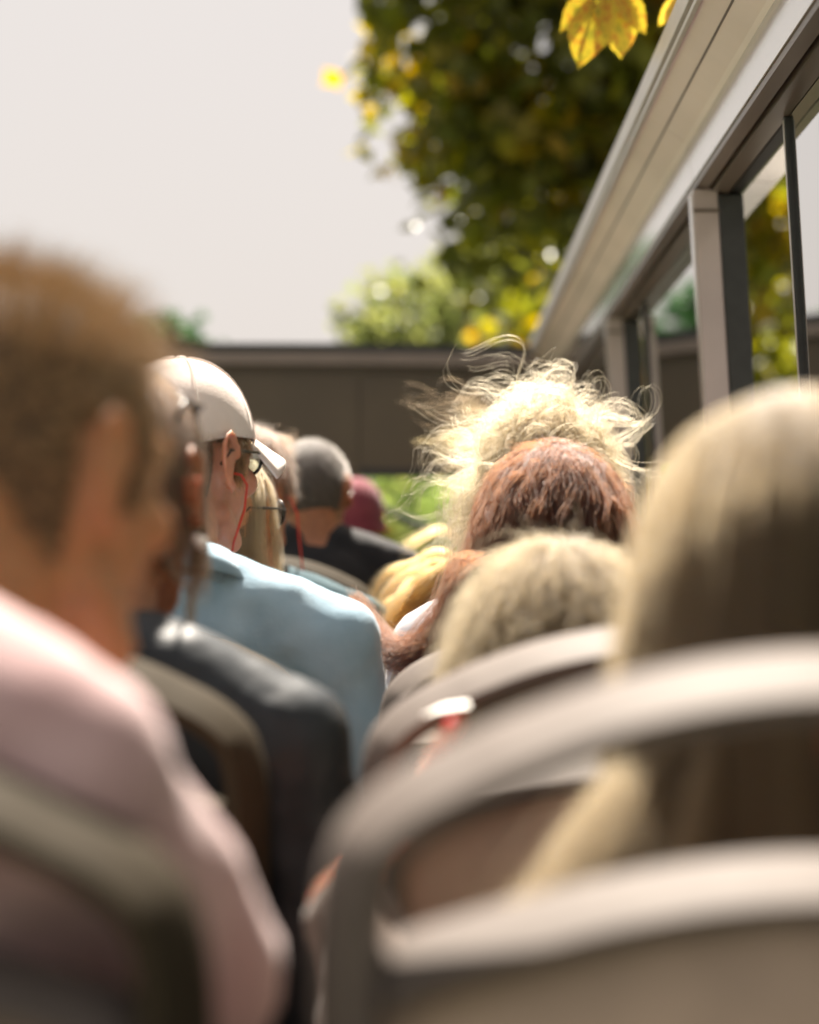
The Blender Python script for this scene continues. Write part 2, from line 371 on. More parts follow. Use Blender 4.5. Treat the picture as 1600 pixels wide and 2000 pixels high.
rows_seats = [
 (RX,1,0,'nearest grey hoop seat at right with long blond hair seen through its slot'),
 (LX+.022,1,-.026,'nearest seat at left, its dark shaded hoop crossing the pale pink shirt'),
 (RX,2,0,'grey hoop seat at right with a red nail showing in its slot'),
 (LX,2,0,'shaded dark hoop seat behind the black leather jacket'),
 (RX,3,0,'grey hoop seat at right behind the auburn hair, beside the gap between seats'),
 (LX,3,0,'shaded dark hoop seat with thin lit rim behind the denim shirt'),
 (RX,4,0,'grey hoop seat behind the wild blond hair and white shirt'),
 (LX,4,0,'hoop seat in front of the denim shirt man, under the blond woman in sunglasses'),
 (RX,5,0,'hoop seat behind the low golden brown hair'),
 (LX,5,0,'hoop seat behind the dark teal shirt'),
 (RX,6,.09,'hoop seat far ahead at right under the brown windblown hair'),
 (LX+.03,6,.09,'shaded dark hoop seat with grey lit rim behind the cropped grey head'),
 (-.19,7.9,.09,'far front hoop seat under the maroon knit hat'),
]
proto = make_seat(); kids = list(proto.children)
for i, (x, k, dz, lab) in enumerate(rows_seats):
    if i == 0: r = proto
    else:
        r = proto.copy(); COL.objects.link(r)
        for c in kids:
            d = c.copy(); COL.objects.link(d); d.parent = r
            if x < -.1 and c.name.split('.')[0] in (('hoop',) if i == 1 else ('hoop', 'ledge')): d.material_slots[0].link = 'OBJECT'; d.material_slots[0].material = M['shadehoop']
    r.location = (x, row_y(k), DECK+dz); r['label'] = lab

# ------------------------------------------------------------------ people
def hair_curves(name, parent, P, rad, m):       # P: strands x points x 3 (world)
    n, k, _ = P.shape; cu = bpy.data.hair_curves.new(name); cu.add_curves([k]*n)
    o0 = np.array(wloc(parent)); cu.points.foreach_set('position', (P-o0).astype(np.float32).ravel())
    t = np.linspace(1, .25, k); rr = np.tile(rad*t, (n,1))
    cu.points.foreach_set('radius', rr.astype(np.float32).ravel())
    cu.materials.append(m); o = link(name, cu, parent); o['kind'] = 'stuff'; return o
HR = np.array([.078,.099,.099])                # skull with scalp
class Head:
    def __init__(s, c, yaw, pitch=0, roll=0, sc=1.0):
        s.c = Vector((c[0], c[1], CZ+c[2])); s.sc = sc
        s.M = (Matrix.Rotation(-yaw, 3, 'Z') @ Matrix.Rotation(pitch, 3, 'X') @ Matrix.Rotation(roll, 3, 'Y'))
    def w(s, p): return s.c + s.M @ (Vector(p)*s.sc)
    def A(s): return np.array(s.M)
EAR = True
def scalp_ok(p, line=.0):                       # p in head units
    x, y, z = p[...,0], p[...,1], p[...,2]
    front = (z > .052 + line) | (y < .026) | ((y < .050) & (z > -.004)) | ((y < .036) & (z > -.034))
    ear = ~((abs(x) > .055) & (y > -.030) & (y < .010) & (z < .014)) & ~((abs(x) > .05) & (y > -.03) & (z < -.034))
    return front & (ear | (not EAR)) & (z > np.where(y < -.03, -.086, -.062))
def roots(n, line=0, top=None):
    o = np.zeros((0,3))
    while len(o) < n:
        q = rng.normal(size=(n*3,3)); q /= np.linalg.norm(q, axis=1)[:,None]; p = q*HR
        ok = scalp_ok(p, line)
        if top is not None: ok &= top(p)
        o = np.vstack([o, p[ok]])
    return o[:n]
def grow(hd, n, K, length, npt=10, lift=.5, comb=(0,-1,-.3), grav=1.0, wind=(0,0,0), curl=.2, clump=.6, jit=.004, line=0, top=None, lenvar=.3, bodies=(), freq=3.0, part=0, puff=1.02):
    A = hd.A(); c = np.array(hd.c); sc = hd.sc
    g = roots(K, line, top); r = roots(n, line, top)
    def outward(p): q = p/HR**2; return q/np.linalg.norm(q, axis=1)[:,None]
    L = (length(g) if callable(length) else np.full(K, length))*(1+lenvar*rng.uniform(-1,1,K))
    nrm = outward(g); cb = np.array(comb, float); cb = np.tile(cb, (K,1))
    if part: cb[:,0] += np.sign(g[:,0])*part
    tang = cb - nrm*np.sum(cb*nrm, 1)[:,None]; tang /= np.linalg.norm(tang, axis=1)[:,None]+1e-6
    d = nrm*lift + tang*(1-lift)
    d = d@A.T; d /= np.linalg.norm(d, axis=1)[:,None]
    p = (g*sc)@A.T + c; G = [p.copy()]; step = L/(npt-1)
    ph = rng.uniform(0, 6.28, (K,3)); wn = np.array(wind, float)*(1+.5*rng.uniform(-1,1,(K,1)))
    def push(p):
        q = ((p-c)@A)/sc; e = np.linalg.norm(q/(HR*puff), axis=1); ins = e < 1
        q[ins] = q[ins]/e[ins][:,None]; p = (q*sc)@A.T + c
        for bc, br in bodies:
            q = (p-np.array(bc))/np.array(br); e = np.linalg.norm(q, axis=1); ins = e < 1
            q[ins] = q[ins]/(e[ins][:,None]+1e-6); p = q*np.array(br)+np.array(bc)
        return p
    for i in range(1, npt):
        t = i/(npt-1)
        d = d + grav*np.array([0,0,-1])*(1.6/npt) + wn*(2.0/npt)*t + curl*np.sin(freq*6.28*t+ph)*(3.0/npt)
        d /= np.linalg.norm(d, axis=1)[:,None]
        p = push(p + d*step[:,None]); G.append(p.copy())
    G = np.stack(G, 1)
    near = np.argmin(((r[:,None,:]-g[None])**2).sum(2), 1)
    off = ((r-g[near])*sc)@A.T; t = np.linspace(0,1,npt)
    jr = rng.normal(size=(n,3))*jit; ph2 = rng.uniform(0,6.28,(n,1,3))
    St = G[near] + off[:,None,:]*(1-clump*t[None,:,None]) + jr[:,None,:]*t[None,:,None] + .4*jit*np.sin(9*t[None,:,None]+ph2)*t[None,:,None]
    shape = St.shape; St = push(St.reshape(-1,3)).reshape(shape)
    return St

def hair_cap(hd, name, m, parent, line=0, k=1.015, low=-.09):
    mb = MB(); seg, rings = 40, 28; keep = []
    V = []; 
    for i in range(rings+1):
        a = math.pi*i/rings
        for j in range(seg):
            b = 2*math.pi*j/seg; V.append((HR[0]*math.sin(a)*math.cos(b), HR[1]*math.sin(a)*math.sin(b), HR[2]*math.cos(a)))
    F = []
    for i in range(rings):
        for j in range(seg):
            q = (i*seg+j, (i+1)*seg+j, (i+1)*seg+(j+1)%seg, i*seg+(j+1)%seg)
            cpt = np.mean([V[x] for x in q], axis=0)
            if scalp_ok(cpt, line) and cpt[2] > low: F.append(q)
    mb.add([hd.w(np.array(v)*k) for v in V], F)
    o = mb.build(name, m, parent); s = o.modifiers.new('solid', 'SOLIDIFY'); s.thickness = .006; s.offset = -1; return o

def head_geo(mb, hd, ears=True):
    w = hd.w; Mx = hd.M; k = hd.sc
    E = lambda c, r, m=Mx, **kw: mb.ell(w(c), [x*k for x in r], m, **kw)
    C = lambda a, b, r0, r1, **kw: mb.cap(w(a), w(b), r0*k, r1*k, **kw)
    E((0,0,0), (.076,.097,.096), seg=28, rings=18)
    E((0,.032,-.045), (.062,.062,.068)); E((0,.045,-.088), (.046,.046,.036))       # face, jaw
    C((0,.078,-.108), (0,.083,-.104), .016, .016)                                    # chin
    C((-.052,.008,-.075), (-.026,.066,-.108), .017, .016); C((.052,.008,-.075), (.026,.066,-.108), .017, .016)
    C((-.034,.084,.012), (.034,.084,.012), .014, .014)                               # brow
    C((0,.092,.004), (0,.112,-.034), .008, .0125); C((-.013,.100,-.040), (.013,.100,-.040), .008, .008)   # nose
    for s in (-1,1):
        E((s*.031,.081,-.008), (.0135,.012,.0105)); E((s*.043,.070,-.035), (.02,.02,.018))           # eyes, cheeks
    C((-.018,.092,-.066), (.018,.092,-.066), .0065, .0065); C((-.015,.091,-.076), (.015,.091,-.076), .007, .007)  # lips
    if ears:
        for s in (-1,1):
            for i in range(9):                                                      # outer rim of the ear
                a0 = R(-60+i*27); a1 = R(-60+(i+1)*27)
                f = lambda a: (s*(.084+.010*max(0,math.sin(a*.5))), -.011-.020*math.sin(a-.35)*.95, -.012+.035*math.cos(a-.3))
                C(f(a0), f(a1), .0046, .0046, seg=8, k=2)
            E((s*.079,-.008,-.014), (.005,.014,.024)); E((s*.081,-.002,-.042), (.006,.008,.010))   # concha, lobe
            C((s*.083,-.012,-.005), (s*.083,-.006,-.028), .004, .005, seg=8, k=2)
def hand_geo(mb, wr, fwd, up, side, k=1.0, curl=.5, voxel=.006):
    # palm, four unequal fingers with two bends, thumb from the side of the palm
    wr = Vector(wr); f = Vector(fwd).normalized(); u = (Vector(up) - f*Vector(up).dot(f)).normalized(); s_ = f.cross(u)*side
    tips = []
    mb.ell(wr+f*.045*k, (.040*k,.048*k,.0145*k), Matrix((s_, f, u)).transposed(), seg=16, rings=10)
    mb.cap(wr-f*.01*k, wr+f*.02*k, .025*k, .024*k)
    for i, (L, o) in enumerate(((.072,-.028),(.080,-.0095),(.075,.0095),(.058,.027))):
        b = wr+f*.078*k+s_*o*k; r = .0092-.0006*(i==3)
        a1, a2, a3 = curl*.7, curl*1.5, curl*2.2; p = b
        for a, l, r0, r1 in ((a1,.45,r,r*.97),(a2,.32,r*.97,r*.9),(a3,.23,r*.9,r*.8)):
            q = p+(f*math.cos(a)-u*math.sin(a))*L*l*k; mb.cap(p, q, r0*k, r1*k, seg=10, k=3); p0, p = p, q
        tips.append((p, (p-p0).normalized(), (f*math.sin(a3)+u*math.cos(a3))))
    tb = wr+f*.018*k-s_*.03*k; t1 = tb+(f*.6-s_*.75-u*.25).normalized()*.04*k; t2 = t1+(f*.93-s_*.25-u*.3).normalized()*.03*k
    mb.cap(tb, t1, .0125*k, .0105*k, seg=10); mb.cap(t1, t2, .0105*k, .0088*k, seg=10)
    return tips

def torso_rings(P, N, inf, w=1.0, dep=1.0, belly=0):
    P = Vector(P); N = Vector(N); ax = N-P; rows = []
    for t, rx, ry in ((-.08,.10,.08),(-.02,.155,.115),(.1,.17,.125),(.35,.150,.112+belly),(.6,.158,.112),(.78,.170,.108),(.89,.150,.090),(.96,.105,.070),(1.0,.060,.052)):
        c = P+ax*t; c.y += -.018*math.sin(math.pi*min(1,max(0,t)))*0 
        a = (rx*w+inf); b = ry*dep+inf
        rows.append([c+Vector((a*math.cos(2*math.pi*j/24), b*math.sin(2*math.pi*j/24), 0)) for j in range(24)])
    return rows

def person(label, sx, row, hc, yaw, pitch=0, roll=0, sc=1.0, sh=None, shw=.185, skin='skin', shirt='white', voxel=.008, sleeve='long', seat_dz=0,
           arms=None, drop=.215, twist=0, belly=0, ears=True):
    """a seated passenger: one continuous body, shirt, trousers and shoes as clothing"""
    sy = row_y(row); zs = DECK+seat_dz
    root = empty('person', (sx, sy+.22, zs), label, 'person', 'passengers on the upper deck')
    hd = Head(hc, yaw, pitch, roll, sc)
    P = Vector((sx, sy+.22, zs+.54)); shc = Vector(sh) + Vector((0,0,CZ)) if sh else Vector((hc[0]*.75+sx*.25, hd.c.y-.035, hd.c.z-drop*sc))
    N = shc+Vector((0,.005,.055*sc))
    ct, st = math.cos(twist), math.sin(twist)
    body = MB(); head_geo(body, hd, ears)
    nk = hd.w((0,-.012,-.06)); body.cap(nk, N-Vector((0,0,.01)), .054*sc, .060*sc); body.cap(hd.w((0,-.035,-.035)), N, .05*sc, .058*sc)
    body.grid(torso_rings(P, N, 0, sc, sc))
    shirtm = MB(); inf = .012
    shirtm.grid(torso_rings(P, N-Vector((0,0,.012)), inf, sc, sc, belly))
    trous = MB(); info = {}
    for s in (-1,1):
        Sj = shc + Vector((s*(shw-.045)*ct, -s*(shw-.045)*st, -.034))
        el = Sj + Vector((s*.045, .05, -.27))*sc; wr = P + Vector((s*.13, .27, .10)); fw = Vector((-s*.25,1,-.25))
        if arms and s in arms: el, wr, fw = [Vector(v) for v in arms[s][:3]]
        Tz = N + Vector((s*.045,-.012,-.016))*sc
        body.cap(Tz, Sj, .043*sc, .046*sc); shirtm.cap(Tz, Sj+Vector((s*.004,0,.003)), .047*sc, .060*sc, seg=18)
        body.cap(Sj, el, .047*sc, .040*sc); body.cap(el, wr, .039*sc, .027*sc)
        up = arms[s][3] if arms and s in arms else (0,.2,1)
        info[s] = hand_geo(body, wr+(wr-el).normalized()*.01, fw, up, -s, sc, curl=arms[s][4] if arms and s in arms else .45)
        if sleeve == 'long':
            shirtm.cap(Sj, el, .061*sc, .052*sc, seg=18); shirtm.cap(el, el+(wr-el)*.93, .051*sc, .037*sc, seg=18)
        else: shirtm.cap(Sj, Sj+(el-Sj)*.62, .061*sc, .057*sc, seg=18)
        hp = P + Vector((s*.085,0,-.02)); kn = Vector((P.x+s*.12, P.y+.40*sc, P.z+.01)); an = Vector((P.x+s*.12, P.y+.42*sc, zs+.09))
        for mb_, i2 in ((body,0),(trous,.009)):
            mb_.cap(hp, kn, .082*sc+i2, .058*sc+i2); mb_.cap(kn, an, .054*sc+i2, .040*sc+i2)
        body.cap(an, an+Vector((0,.02,-.03)), .038, .034)
        shoe = MB(); shoe.cap(an+Vector((0,-.02,-.042)), an+Vector((s*.02,.17,-.055)), .044, .032); shoe.box(tuple(an+Vector((-.038,-.06,-.0895))), tuple(an+Vector((.044+s*.008,.205,-.068))))
        remesh(shoe.build('shoe', M['shoe'], root), .010, 3)
    trous.grid(torso_rings(P-Vector((0,0,.02)), P+Vector((0,0,.24)), .006, sc, sc)[:7])
    b = body.build('body', M[skin], root); remesh(b, voxel, 3)
    so_ = shirtm.build('shirt', M[shirt], root); remesh(so_, max(voxel,.009), 5, disp=.014, dscale=.07)
    remesh(trous.build('trousers', M['trouser'], root), .012, 3, disp=.01)
    for s in (-1,1):
        MB().ell(hd.w((s*.031,.0855,-.006)), (.0085,.0085,.0085)).build('eye', M['eye'], root)
    return root, hd, info, shc, N, P

def torso_body(shc, P, w=.20, dpt=.13):
    c = (np.array(shc)*.62+np.array(P)*.38); return [(tuple(c), (w, dpt, .5*np.linalg.norm(np.array(shc)-np.array(P))+.10)), (tuple(np.array(shc)+[0,0,-.01]), (w*1.02, .085, .075))]
def glasses(hd, root, name='sunglasses', y=.0, z=-.006, lens='lens', tilt=0):
    g = MB(); w = lambda x, yy, zz: hd.w((x, yy, zz))
    for s in (-1,1):
        ring = [w(s*(.034+.027*math.cos(a)), .104+y-.012*abs(.034+.027*math.cos(a))/.06, z+.021*math.sin(a)) for a in [2*math.pi*i/20 for i in range(21)]]
        g.tube(ring, .0022*hd.sc, 6)
        g.tube([w(s*.061,.094+y,z+.004), w(s*.078,.06+y,z+.006), w(s*.083,0+y,z+.006), w(s*.082,-.018+y,z-.012)], .0022*hd.sc, 6)
    g.tube([w(-.008,.106+y,z+.006), w(0,.109+y,z+.009), w(.008,.106+y,z+.006)], .0022*hd.sc, 6)
    o = g.build(name, M['frame'], root)
    for s in (-1,1):
        l = MB(); ring = [w(s*(.034+.026*math.cos(a)), .1035+y-.012*abs(.034+.026*math.cos(a))/.06, z+.020*math.sin(a)) for a in [2*math.pi*i/20 for i in range(20)]]
        r2 = [p + hd.M @ Vector((0,.002,0)) for p in ring]
        l.grid([ring, r2]).build('lens', M[lens], o)
    return o

# --- row 1 left: near man in a pale pink shirt
arms = {1: (AT(372,1900,1.30), AT(300,2250,1.60), (-.2,.8,-.5), (0,.3,1), .4)}
root, hd, inf, shc, N, P = person('man with short light brown crop and pale pink shirt, nearest at the left edge', LX, 1, (-.240,1.41,.074), R(32), pitch=R(-4), sh=(-.322,1.205,-.062), shw=.187, shirt='pinkshirt', voxel=.006, arms=arms, twist=R(10), sleeve='long')
EAR = True; hair_cap(hd, 'hair', SC['lightbrown'], root)
st = grow(hd, 9000, 900, lambda g: np.where(g[:,2] > .045, .026 + .12*np.clip(g[:,1],0,.06), .009), 5, lift=.75, comb=(0,.6,.5), grav=.1, curl=.25, clump=.35, jit=.004, lenvar=.35)
hair_curves('hair_strands', root, st, .00030, HM['crop'])
# --- row 2 left: black leather jacket, sunglasses pushed into dark hair, pearl earring
root, hd, inf, shc, N, P = person('woman in black leather jacket with pearl earring and sunglasses pushed up', LX, 2, (-.275,2.10,.093), R(14), sh=(-.285,1.985,-.10), shw=.205, skin='skin3', shirt='leather', voxel=.007)
EAR = True; hair_cap(hd, 'hair', SC['dark'], root)
hair_curves('hair_strands', root, grow(hd, 6000, 400, .11, 10, lift=.06, comb=(0,-.8,-.8), grav=6, curl=.08, clump=.4, bodies=torso_body(shc,P), part=.4), .0003, HM['dark'])
glasses(hd, root, y=-.035, z=.055, lens='amber')
MB().ell(hd.w((.088,-.004,-.058)), (.0055,.0055,.0055)).ell(hd.w((.086,-.012,-.054)), (.004,.004,.004)).build('earring', M['pearl'], root)
# --- row 3 left: denim shirt, off white cap, red earphone cord
root, hd, inf, shc, N, P = person('man in off white cap and light denim shirt with a red earphone cord', LX, 3, (-.287,2.85,.153), R(33), sc=.95, sh=(-.290,2.735,-.035), shw=.228, skin='skin2', shirt='denim', voxel=.0045, drop=.2)
EAR = True; hair_cap(hd, 'hair', SC['brown'], root)
hair_curves('hair_strands', root, grow(hd, 5000, 500, .022, 5, lift=.3, comb=(0,-.5,-1), grav=.5, curl=.2, clump=.3, jit=.003, top=lambda p: p[:,2] < .03), .00025, HM['brown'])
capm = MB(); rowsc = []
for i in range(15):
    a = R(4) + R(81)*i/14; row = []
    for j in range(40):
        b = 2*math.pi*j/40; pz = .108*math.cos(a); sy_ = math.sin(b)
        drop_ = .020*max(0, -sy_)*(i/14)**2
        row.append(hd.w((.0835*math.sin(a)**.9*math.cos(b), .108*math.sin(a)**.9*sy_, pz+.010-drop_)))
    rowsc.append(row)
capm.grid(rowsc, caps=False); capm.f.append(tuple(range(39,-1,-1)))
cap = capm.build('cap', M['capcloth'], root); s_ = cap.modifiers.new('solid', 'SOLIDIFY'); s_.thickness = .003; s_.offset = 1
br = MB(); rowsb = []
for i in range(7):
    u = i/6; row = []
    for j in range(21):
        v = -1+2*j/20; a = v*R(62)
        x = (.082+.014*u)*math.sin(a)*(1-.08*u); yy = .106*math.cos(a) + .072*u*math.cos(a*.9)**.7
        row.append(hd.w((x, yy, +.028 - .022*u - .034*v*v*(.45+.55*u))))
    rowsb.append(row)
br.grid(rowsb, closed=False, caps=False); brim = br.build('brim', M['capcloth'], cap); s_ = brim.modifiers.new('solid', 'SOLIDIFY'); s_.thickness = .003
for k in range(6):      # panel seams
    b = R(30+60*k); MB().tube([hd.w((.0855*math.sin(a)**.9*math.cos(b), .110*math.sin(a)**.9*math.sin(b), .110*math.cos(a)+.010)) for a in [R(5+7.9*i) for i in range(11)]], .0009, 5).build('seam', M['capcloth'], cap)
MB().ell(hd.w((0,0,.1185)), (.006,.006,.003)).build('cap_button', M['capcloth'], cap)
glasses(hd, root, name='spectacles', z=-.004, y=-.006, lens='fglass')
MB().tube([hd.w(p) for p in ((.083,-.002,-.026),(.091,.004,-.028),(.094,.012,-.040),(.090,.012,-.07),(.078,.006,-.11),(.072,.004,-.15),(.075,.03,-.20))], .0013, 6).build('earphone_cord', M['redcord'], root)
col = MB(); rowsk = []
for i, (zz, k) in enumerate(((.02,.080),(.055,.071),(.058,.074),(.028,.092))):
    rowsk.append([N+Vector((k*math.cos(a)*1.02, k*math.sin(a)*.98-.012, zz-.048+.022*(-math.sin(a)))) for a in [2*math.pi*j/32 for j in range(32)]])
col.grid(rowsk, caps=False); c_ = col.build('collar', M['denim'], root); s_ = c_.modifiers.new('solid','SOLIDIFY'); s_.thickness = .003
# --- row 4 left: blond woman in sunglasses
root, hd, inf, shc, N, P = person('blond woman in sunglasses just beyond the off white cap', LX, 4, (-.312,3.60,.112), R(46), sc=.95, shirt='mustard', skin='skin', voxel=.008)
EAR = False; hair_cap(hd, 'hair', SC['blond'], root)
hair_curves('hair_strands', root, grow(hd, 6000, 260, .23, 12, lift=.08, comb=(0,-.7,-.8), grav=5, wind=(.5,.15,0), curl=.3, clump=.7, jit=.006, bodies=torso_body(shc,P)), .0003, HM['blond'])
glasses(hd, root)
# --- row 5 left: teal shirt, dark hair, red cord
root, hd, inf, shc, N, P = person('dark haired man in dark teal shirt with pale shoulder stripe', LX, 5, (-.322,4.35,.185), R(30), sh=(-.315,4.30,-.045), shw=.24, skin='skin3', shirt='teal', voxel=.007)
EAR = True; hair_cap(hd, 'hair', SC['dark'], root)
hair_curves('hair_strands', root, grow(hd, 7000, 500, .055, 7, lift=.3, comb=(.2,-.6,-.1), grav=1, curl=.3, clump=.4, jit=.005), .0003, HM['dark'])
MB().tube([hd.w(p) for p in ((.085,0,-.028),(.094,.006,-.035),(.098,.02,-.06),(.095,.03,-.10),(.09,.05,-.16),(.08,.07,-.22))], .0016, 6).build('earphone_cord', M['redcord'], root)
Sj = shc+Vector((.195,0,-.012))
MB().grid([[Vector((shc.x+.10+dx, shc.y+.072*math.cos(a)-.005, shc.z-.024+.068*math.sin(a)-dx*.2+.012)) for a in [R(20+14*i) for i in range(12)]] for dx in (0,.022)], closed=False, caps=False).build('shoulder_stripe', M['tealstripe'], root)
# --- row 6 left: cropped grey head, black shirt
root, hd, inf, shc, N, P = person('man with cropped grey balding head and black shirt', LX+.03, 6, (-.238,5.10,.205), R(12), seat_dz=.09, sh=(-.225,5.06,.045), shw=.225, skin='skin3', shirt='blackshirt', voxel=.008)
EAR = True; hair_cap(hd, 'hair', SC['grey'], root, k=1.008)
hair_curves('hair_strands', root, grow(hd, 4000, 500, .007, 4, lift=.7, curl=.1, clump=.1, jit=.001, grav=.1), .0003, HM['grey'])
# --- far front: maroon knit hat
root, hd, inf, shc, N, P = person('small figure in maroon knit hat far ahead near the front window', -.19, 7.9, (-.185,6.50,.185), R(5), sc=.9, seat_dz=.09, skin='skin2', shirt='wine', voxel=.009)
hatm = MB(); rowsc = []
for i in range(13):
    a = R(3)+R(117)*i/12
    rowsc.append([hd.w((.086*math.sin(a)**.9*math.cos(b)*(1+.01*math.cos(24*b)), .106*math.sin(a)**.9*math.sin(b)*(1+.01*math.cos(24*b)), .112*math.cos(a))) for b in [2*math.pi*j/96 for j in range(96)]])
hatm.grid(rowsc, caps=False); hatm.f.append(tuple(range(95,-1,-1))); hat = hatm.build('knit_hat', M['maroon'], root)
MB().grid([[hd.w(((.090+e)*math.cos(b), (.108+e)*math.sin(b), z_)) for b in [2*math.pi*j/40 for j in range(40)]] for z_, e in ((-.055,0),(-.03,.003),(-.015,0))], caps=False).build('hat_cuff', M['maroon'], hat)
# --- row 1 right: long blond hair, taupe top, hand on the seat in front
hand_w = AT(905,1425,1.80)
wr_ = AT(684,1762,1.74)
arms = {-1: (AT(790,2330,1.58), wr_, (AT(908,1398,1.80)-wr_)[:], (-.75,.1,.66), .05)}
root, hd, inf, shc, N, P = person('woman with long straight blond hair in taupe top, nearest at the right', RX, 1, (.212,1.38,.005), R(-6), sh=(.215,1.35,-.21), shw=.185, shirt='taupe', voxel=.0055, skin='skin2', arms=arms, sleeve='long', ears=False)
EAR = False; hair_cap(hd, 'hair', SC['ash'], root, k=1.03)
hair_curves('hair_strands', root, grow(hd, 14000, 360, .44, 16, lift=.05, comb=(0,-.8,-.8), grav=6, wind=(-.16,0,0), curl=.18, clump=.45, jit=.010, part=.5, lenvar=.12, bodies=torso_body(shc,P,.17,.10), puff=1.08), .00032, HM['ash'])
for tp, dr, up in inf[-1]:
    MB().ell(tp+up*.0042+dr*.002, (.0052,.0052,.0052)).build('fingernail', M['nail'], root)
# paper ticket held in that hand
pt = [AT(824,1398,1.77), AT(868,1386,1.775), AT(918,1380,1.78), AT(914,1369,1.81), AT(868,1376,1.81)]
tk = MB().add([p for p in pt]+[p+Vector((0,0,-.0008)) for p in pt], [(0,1,2,3,4),(9,8,7,6,5)]+[(i,i+5,(i+1)%5+5,(i+1)%5) for i in range(5)]).build('paper_ticket', M['paper'], smooth=False)
tag(tk, 'small white folded paper slip held above the red nail in the seat slot', 'paper')
# --- row 2 right: low sandy fluffy head
root, hd, inf, shc, N, P = person('child with fluffy pale sandy hair low behind the second grey hoop', RX, 2, (.115,2.10,-.070), R(-10), sc=.98, sh=(.15,2.07,-.27), shw=.16, shirt='taupe', voxel=.008)
EAR = False; hair_cap(hd, 'hair', SC['sand'], root, k=1.05)
hair_curves('hair_strands', root, grow(hd, 9000, 420, .08, 12, lift=.35, comb=(-.3,-.6,-.6), grav=2.5, curl=1.5, clump=.5, jit=.010, lenvar=.5, puff=1.12), .00034, HM['sand'])
# --- row 3 right: auburn
root, hd, inf, shc, N, P = person('auburn haired woman in front of the wild blond hair', RX, 3, (.150,2.83,.056), R(4), sh=(.15,2.80,-.165), shw=.18, shirt='wine', voxel=.008)
EAR = False; hair_cap(hd, 'hair', SC['auburn'], root, k=1.03)
hair_curves('hair_strands', root, grow(hd, 10000, 700, .105, 14, lift=.20, comb=(-.3,-.5,-.6), grav=3.0, wind=(-.05,0,0), curl=1.5, clump=.55, jit=.006, freq=2.0, lenvar=.4, bodies=torso_body(shc,P,.18,.11), puff=1.12), .00034, HM['auburn'])
# a lock of it blown across the gap between the seats
def lock(c0, pts, n, spread, rad, m, root, name='hair_lock', frizz=.004):
    pts = smoothpath3(pts, 26); P_ = np.array([tuple(p) for p in pts]); t = np.linspace(0,1,len(P_))
    o = rng.normal(size=(n,1,3))*spread; ph = rng.uniform(0,6.28,(n,1,3)); fr = rng.uniform(1,4,(n,1,1))
    return hair_curves(name, root, P_[None] + o*(.35+.9*np.sin(math.pi*t*.9))[None,:,None] + frizz*np.sin(fr*6.28*t[None,:,None]+ph)*t[None,:,None], rad, m)
def smoothpath3(pts, n):
    Pv = [Vector(p) for p in pts]; m = len(Pv)-1; o = []
    for k in range(n+1):
        t = k/n*m; i = min(int(t), m-1); u = t-i
        p0 = Pv[max(i-1,0)]; p1 = Pv[i]; p2 = Pv[i+1]; p3 = Pv[min(i+2,m)]
        o.append(.5*((2*p1)+(p2-p0)*u+(2*p0-5*p1+4*p2-p3)*u*u+(3*p1-p0-3*p2+p3)*u**3))
    return o
lock(None, [hd.w((-.05,-.07,-.02)), AT(905,1130,2.72), AT(880,1235,2.72), AT(810,1270,2.76), AT(745,1255,2.82), AT(705,1190,2.86)], 700, .006, .0003, HM['auburn'], root)
lock(None, [hd.w((-.06,-.06,-.03)), AT(900,1110,2.74), AT(868,1200,2.74), AT(790,1290,2.78), AT(730,1230,2.86), AT(690,1170,2.9)], 500, .007, .0003, HM['auburn'], root)
# --- row 4 right: wild blond hair, white shirt
root, hd, inf, shc, N, P = person('person with wild windblown pale blond hair and white shirt', RX, 4, (.181,3.60,.170), R(6), sh=(.178,3.50,-.062), shw=.215, skin='skin2', shirt='white', voxel=.007)
EAR = False; hair_cap(hd, 'hair', SC['blond'], root, k=1.05)
tb = torso_body(shc,P,.18,.10)
hair_curves('hair_strands', root, grow(hd, 15000, 1500, lambda g: np.where(g[:,2] > .035, .088, np.where(g[:,0] < .02, .165, .11)), 18, lift=.34, comb=(-.6,-.3,-.5), grav=2.2, wind=(-.26,0,.0), curl=1.5, clump=.40, jit=.012, freq=1.4, lenvar=.45, bodies=tb, puff=1.10), .00024, HM['blond'])
hair_curves('hair_strands', root, grow(hd, 1100, 260, .165, 24, lift=.6, comb=(-.8,-.2,.1), grav=.9, wind=(-.9,0,.05), curl=2.0, clump=.6, jit=.007, freq=1.4, lenvar=.45, puff=1.08), .00022, HM['blond'])
# --- row 5 right: low golden brown hair streaming left
root, hd, inf, shc, N, P = person('person with low golden brown hair between the teal shirt and white shirt', RX, 5, (.045,4.35,-.055), R(0), sh=(.12,4.33,-.25), shw=.16, shirt='mustard', voxel=.009)
EAR = True; hair_cap(hd, 'hair', SC['golden'], root, k=1.03)
hair_curves('hair_strands', root, grow(hd, 8000, 110, .22, 14, lift=.22, comb=(-.9,-.2,-.3), grav=1.9, wind=(-.6,0,0), curl=.7, clump=.82, jit=.007, freq=1.2, bodies=torso_body(shc,P,.16,.1)), .00036, HM['golden'])
